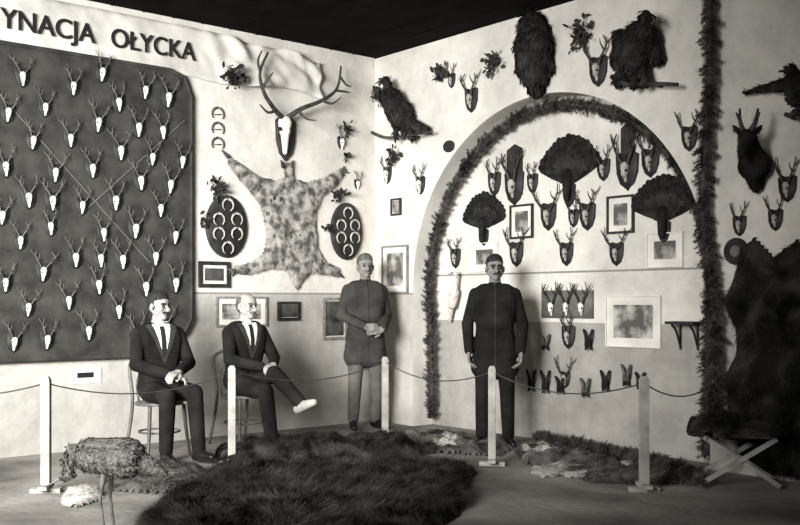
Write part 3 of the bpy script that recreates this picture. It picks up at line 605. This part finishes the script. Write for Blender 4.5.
def mset(j,t,h,s=m_skin,sh=m_shoe): return [j,s,t,sh,h,m_shirt,m_tie,m_eye,s,m_suitg if j==m_suit else m_suit]
stand=dict(pelvis=(0,0,.93),neck=(0,-.01,1.425),shR=(.175,-.01,1.375),shL=(-.175,-.01,1.375),elR=(.25,-.03,1.11),elL=(-.25,-.03,1.11),wrR=(.235,.07,.87),wrL=(-.235,.07,.87),
 hnR=(-1,.2,0),hnL=(1,.2,0),hipR=(.09,0,.88),hipL=(-.09,0,.88),knR=(.11,.02,.5),knL=(-.11,.02,.5),anR=(.12,-.02,.095),anL=(-.12,-.02,.095),toeR=(.25,.97,0),toeL=(-.25,.97,0))
tocam=lambda p:(CAM[0]-p[0],CAM[1]-p[1])
pa=(.344,2.137); person('standing_man',pa,hd(tocam(pa)),stand,.985,mset(m_suit,m_suit,m_hair,m_skind),(0.15,0),True,False,False)
s2=dict(stand); s2.update(elR=(.24,-.02,1.13),wrR=(.09,.19,1.03),hdR=(-1,.25,-.1),hnR=(0,-1,-.1),elL=(-.24,-.04,1.12),wrL=(-.12,.18,1.0),hdL=(1,.25,-.1),hnL=(0,-1,-.1))
pb=(.50,.46); person('standing_man',pb,hd((.35,1)),s2,1.02,mset(m_suitg,m_trg,m_hairg,m_skind),(-.1,0),True,False,False)
sit=dict(sit=1,pelvis=(0,0,.575),neck=(0,-.03,1.065),shR=(.175,-.025,1.015),shL=(-.175,-.025,1.015),elR=(.24,.08,.77),elL=(-.24,.07,.77),wrR=(.07,.31,.70),wrL=(-.03,.33,.72),
 hdR=(-.8,.6,-.1),hdL=(.85,.5,-.15),hnR=(-.1,-.2,-1),hnL=(.1,-.2,-1),hipR=(.09,.02,.545),hipL=(-.09,.02,.545),knR=(.13,.45,.53),knL=(-.10,.46,.55),anR=(.13,.42,.095),anL=(-.06,.62,.11),toeR=(.15,.98,0),toeL=(-.1,.98,.12))
pc=(2.885,.68); person('seated_man',pc,hd((.05,1)),sit,1,mset(m_suit,m_suit,m_hair),(.35,-.05)); chair(pc,hd((.05,1)))
s3=dict(sit); s3.update(neck=(0,.03,1.055),shR=(.175,.03,1.005),shL=(-.175,.03,1.005),elR=(.25,.14,.77),elL=(-.25,.13,.77),wrR=(.08,.36,.715),wrL=(-.06,.36,.73),knR=(.11,.46,.51),anR=(.12,.56,.10),knL=(.02,.47,.655),anL=(.02,.80,.44),toeL=(0,.86,.35),soL=(0,.02,-.05))
pd=(2.02,.60); person('seated_man',pd,hd((-.1,1)),s3,1.01,mset(m_suit,m_suit,m_hairg,m_skin,m_shoel),(.1,-.1),True,True); chair(pd,hd((-.1,1)))
# ---------------------------------------------------------------- stuffed crane on floor
pq=FL.p(106,531); hdg=hd((.762,-.647))
pr=[((0,-.10,.37),(0,.08,.385),.10,.085,0),((0,-.14,.36),(0,-.27,.30),.07,.025,0),((0,.10,.39),(0,.17,.41),.05,.03,0),((0,.17,.41),(0,.20,.35),.028,.022,0),((0,.20,.35),(0,.19,.30),.022,.02,0),((0,.19,.29),(0,.215,.275),.026,.022,0),((0,.225,.27),(0,.31,.22),.01,.004,1),
 ((.03,-.02,.30),(.035,-.01,.17),.016,.009,1),((.035,-.01,.17),(.035,-.03,.02),.009,.008,1),((-.03,.0,.30),(-.035,.02,.17),.016,.009,1),((-.035,.02,.17),(-.035,.0,.02),.009,.008,1),((.06,-.12,.38),(.05,.05,.39),.05,.05,0),((-.06,-.12,.38),(-.05,.05,.39),.05,.05,0)]
for s in(-1,1):
    for t in(-.5,0,.5): pr.append(((s*.035,-.02,.012),(s*.035+t*.08,.05,.008),.008,.006,1))
    pr.append(((s*.035,-.02,.012),(s*.035,-.06,.008),.008,.005,1))
o=blob('stuffed_crane',pr,.005,[m_featherl,m_antler],2,None,Matrix.Translation(tuple(pq))@Matrix.Rotation(hdg,4,'Z')@Matrix.Scale(1.12,4))
coat(o,3500,(-.76,.647,-.4),.035,.2,m_featherl)
# ---------------------------------------------------------------- light & camera
def area(name,loc,tgt,sx,sy,power,spread=180):
    l=bpy.data.lights.new(name,'AREA'); l.shape='RECTANGLE'; l.size=sx; l.size_y=sy; l.energy=power; l.spread=math.radians(spread)
    o=bpy.data.objects.new(name,l); bpy.context.collection.objects.link(o); o.location=loc; o.rotation_euler=(Vector(tgt)-Vector(loc)).to_track_quat('-Z','Y').to_euler()
area('window_light',(8.8,4.9,2.6),(2.0,-.1,1.35),3.4,2.2,390,72)
w=bpy.data.worlds.new('w'); bpy.context.scene.world=w; w.use_nodes=True; w.node_tree.nodes['Background'].inputs[0].default_value=(1,.985,.95,1); w.node_tree.nodes['Background'].inputs[1].default_value=.23
c=bpy.data.cameras.new('camera'); co=bpy.data.objects.new('camera',c); bpy.context.collection.objects.link(co); co.location=CAM; co.rotation_euler=(math.radians(90),0,math.radians(139.66)); c.sensor_width=36; c.lens=FPX/800*36; c.shift_y=.0475
bpy.context.scene.camera=co
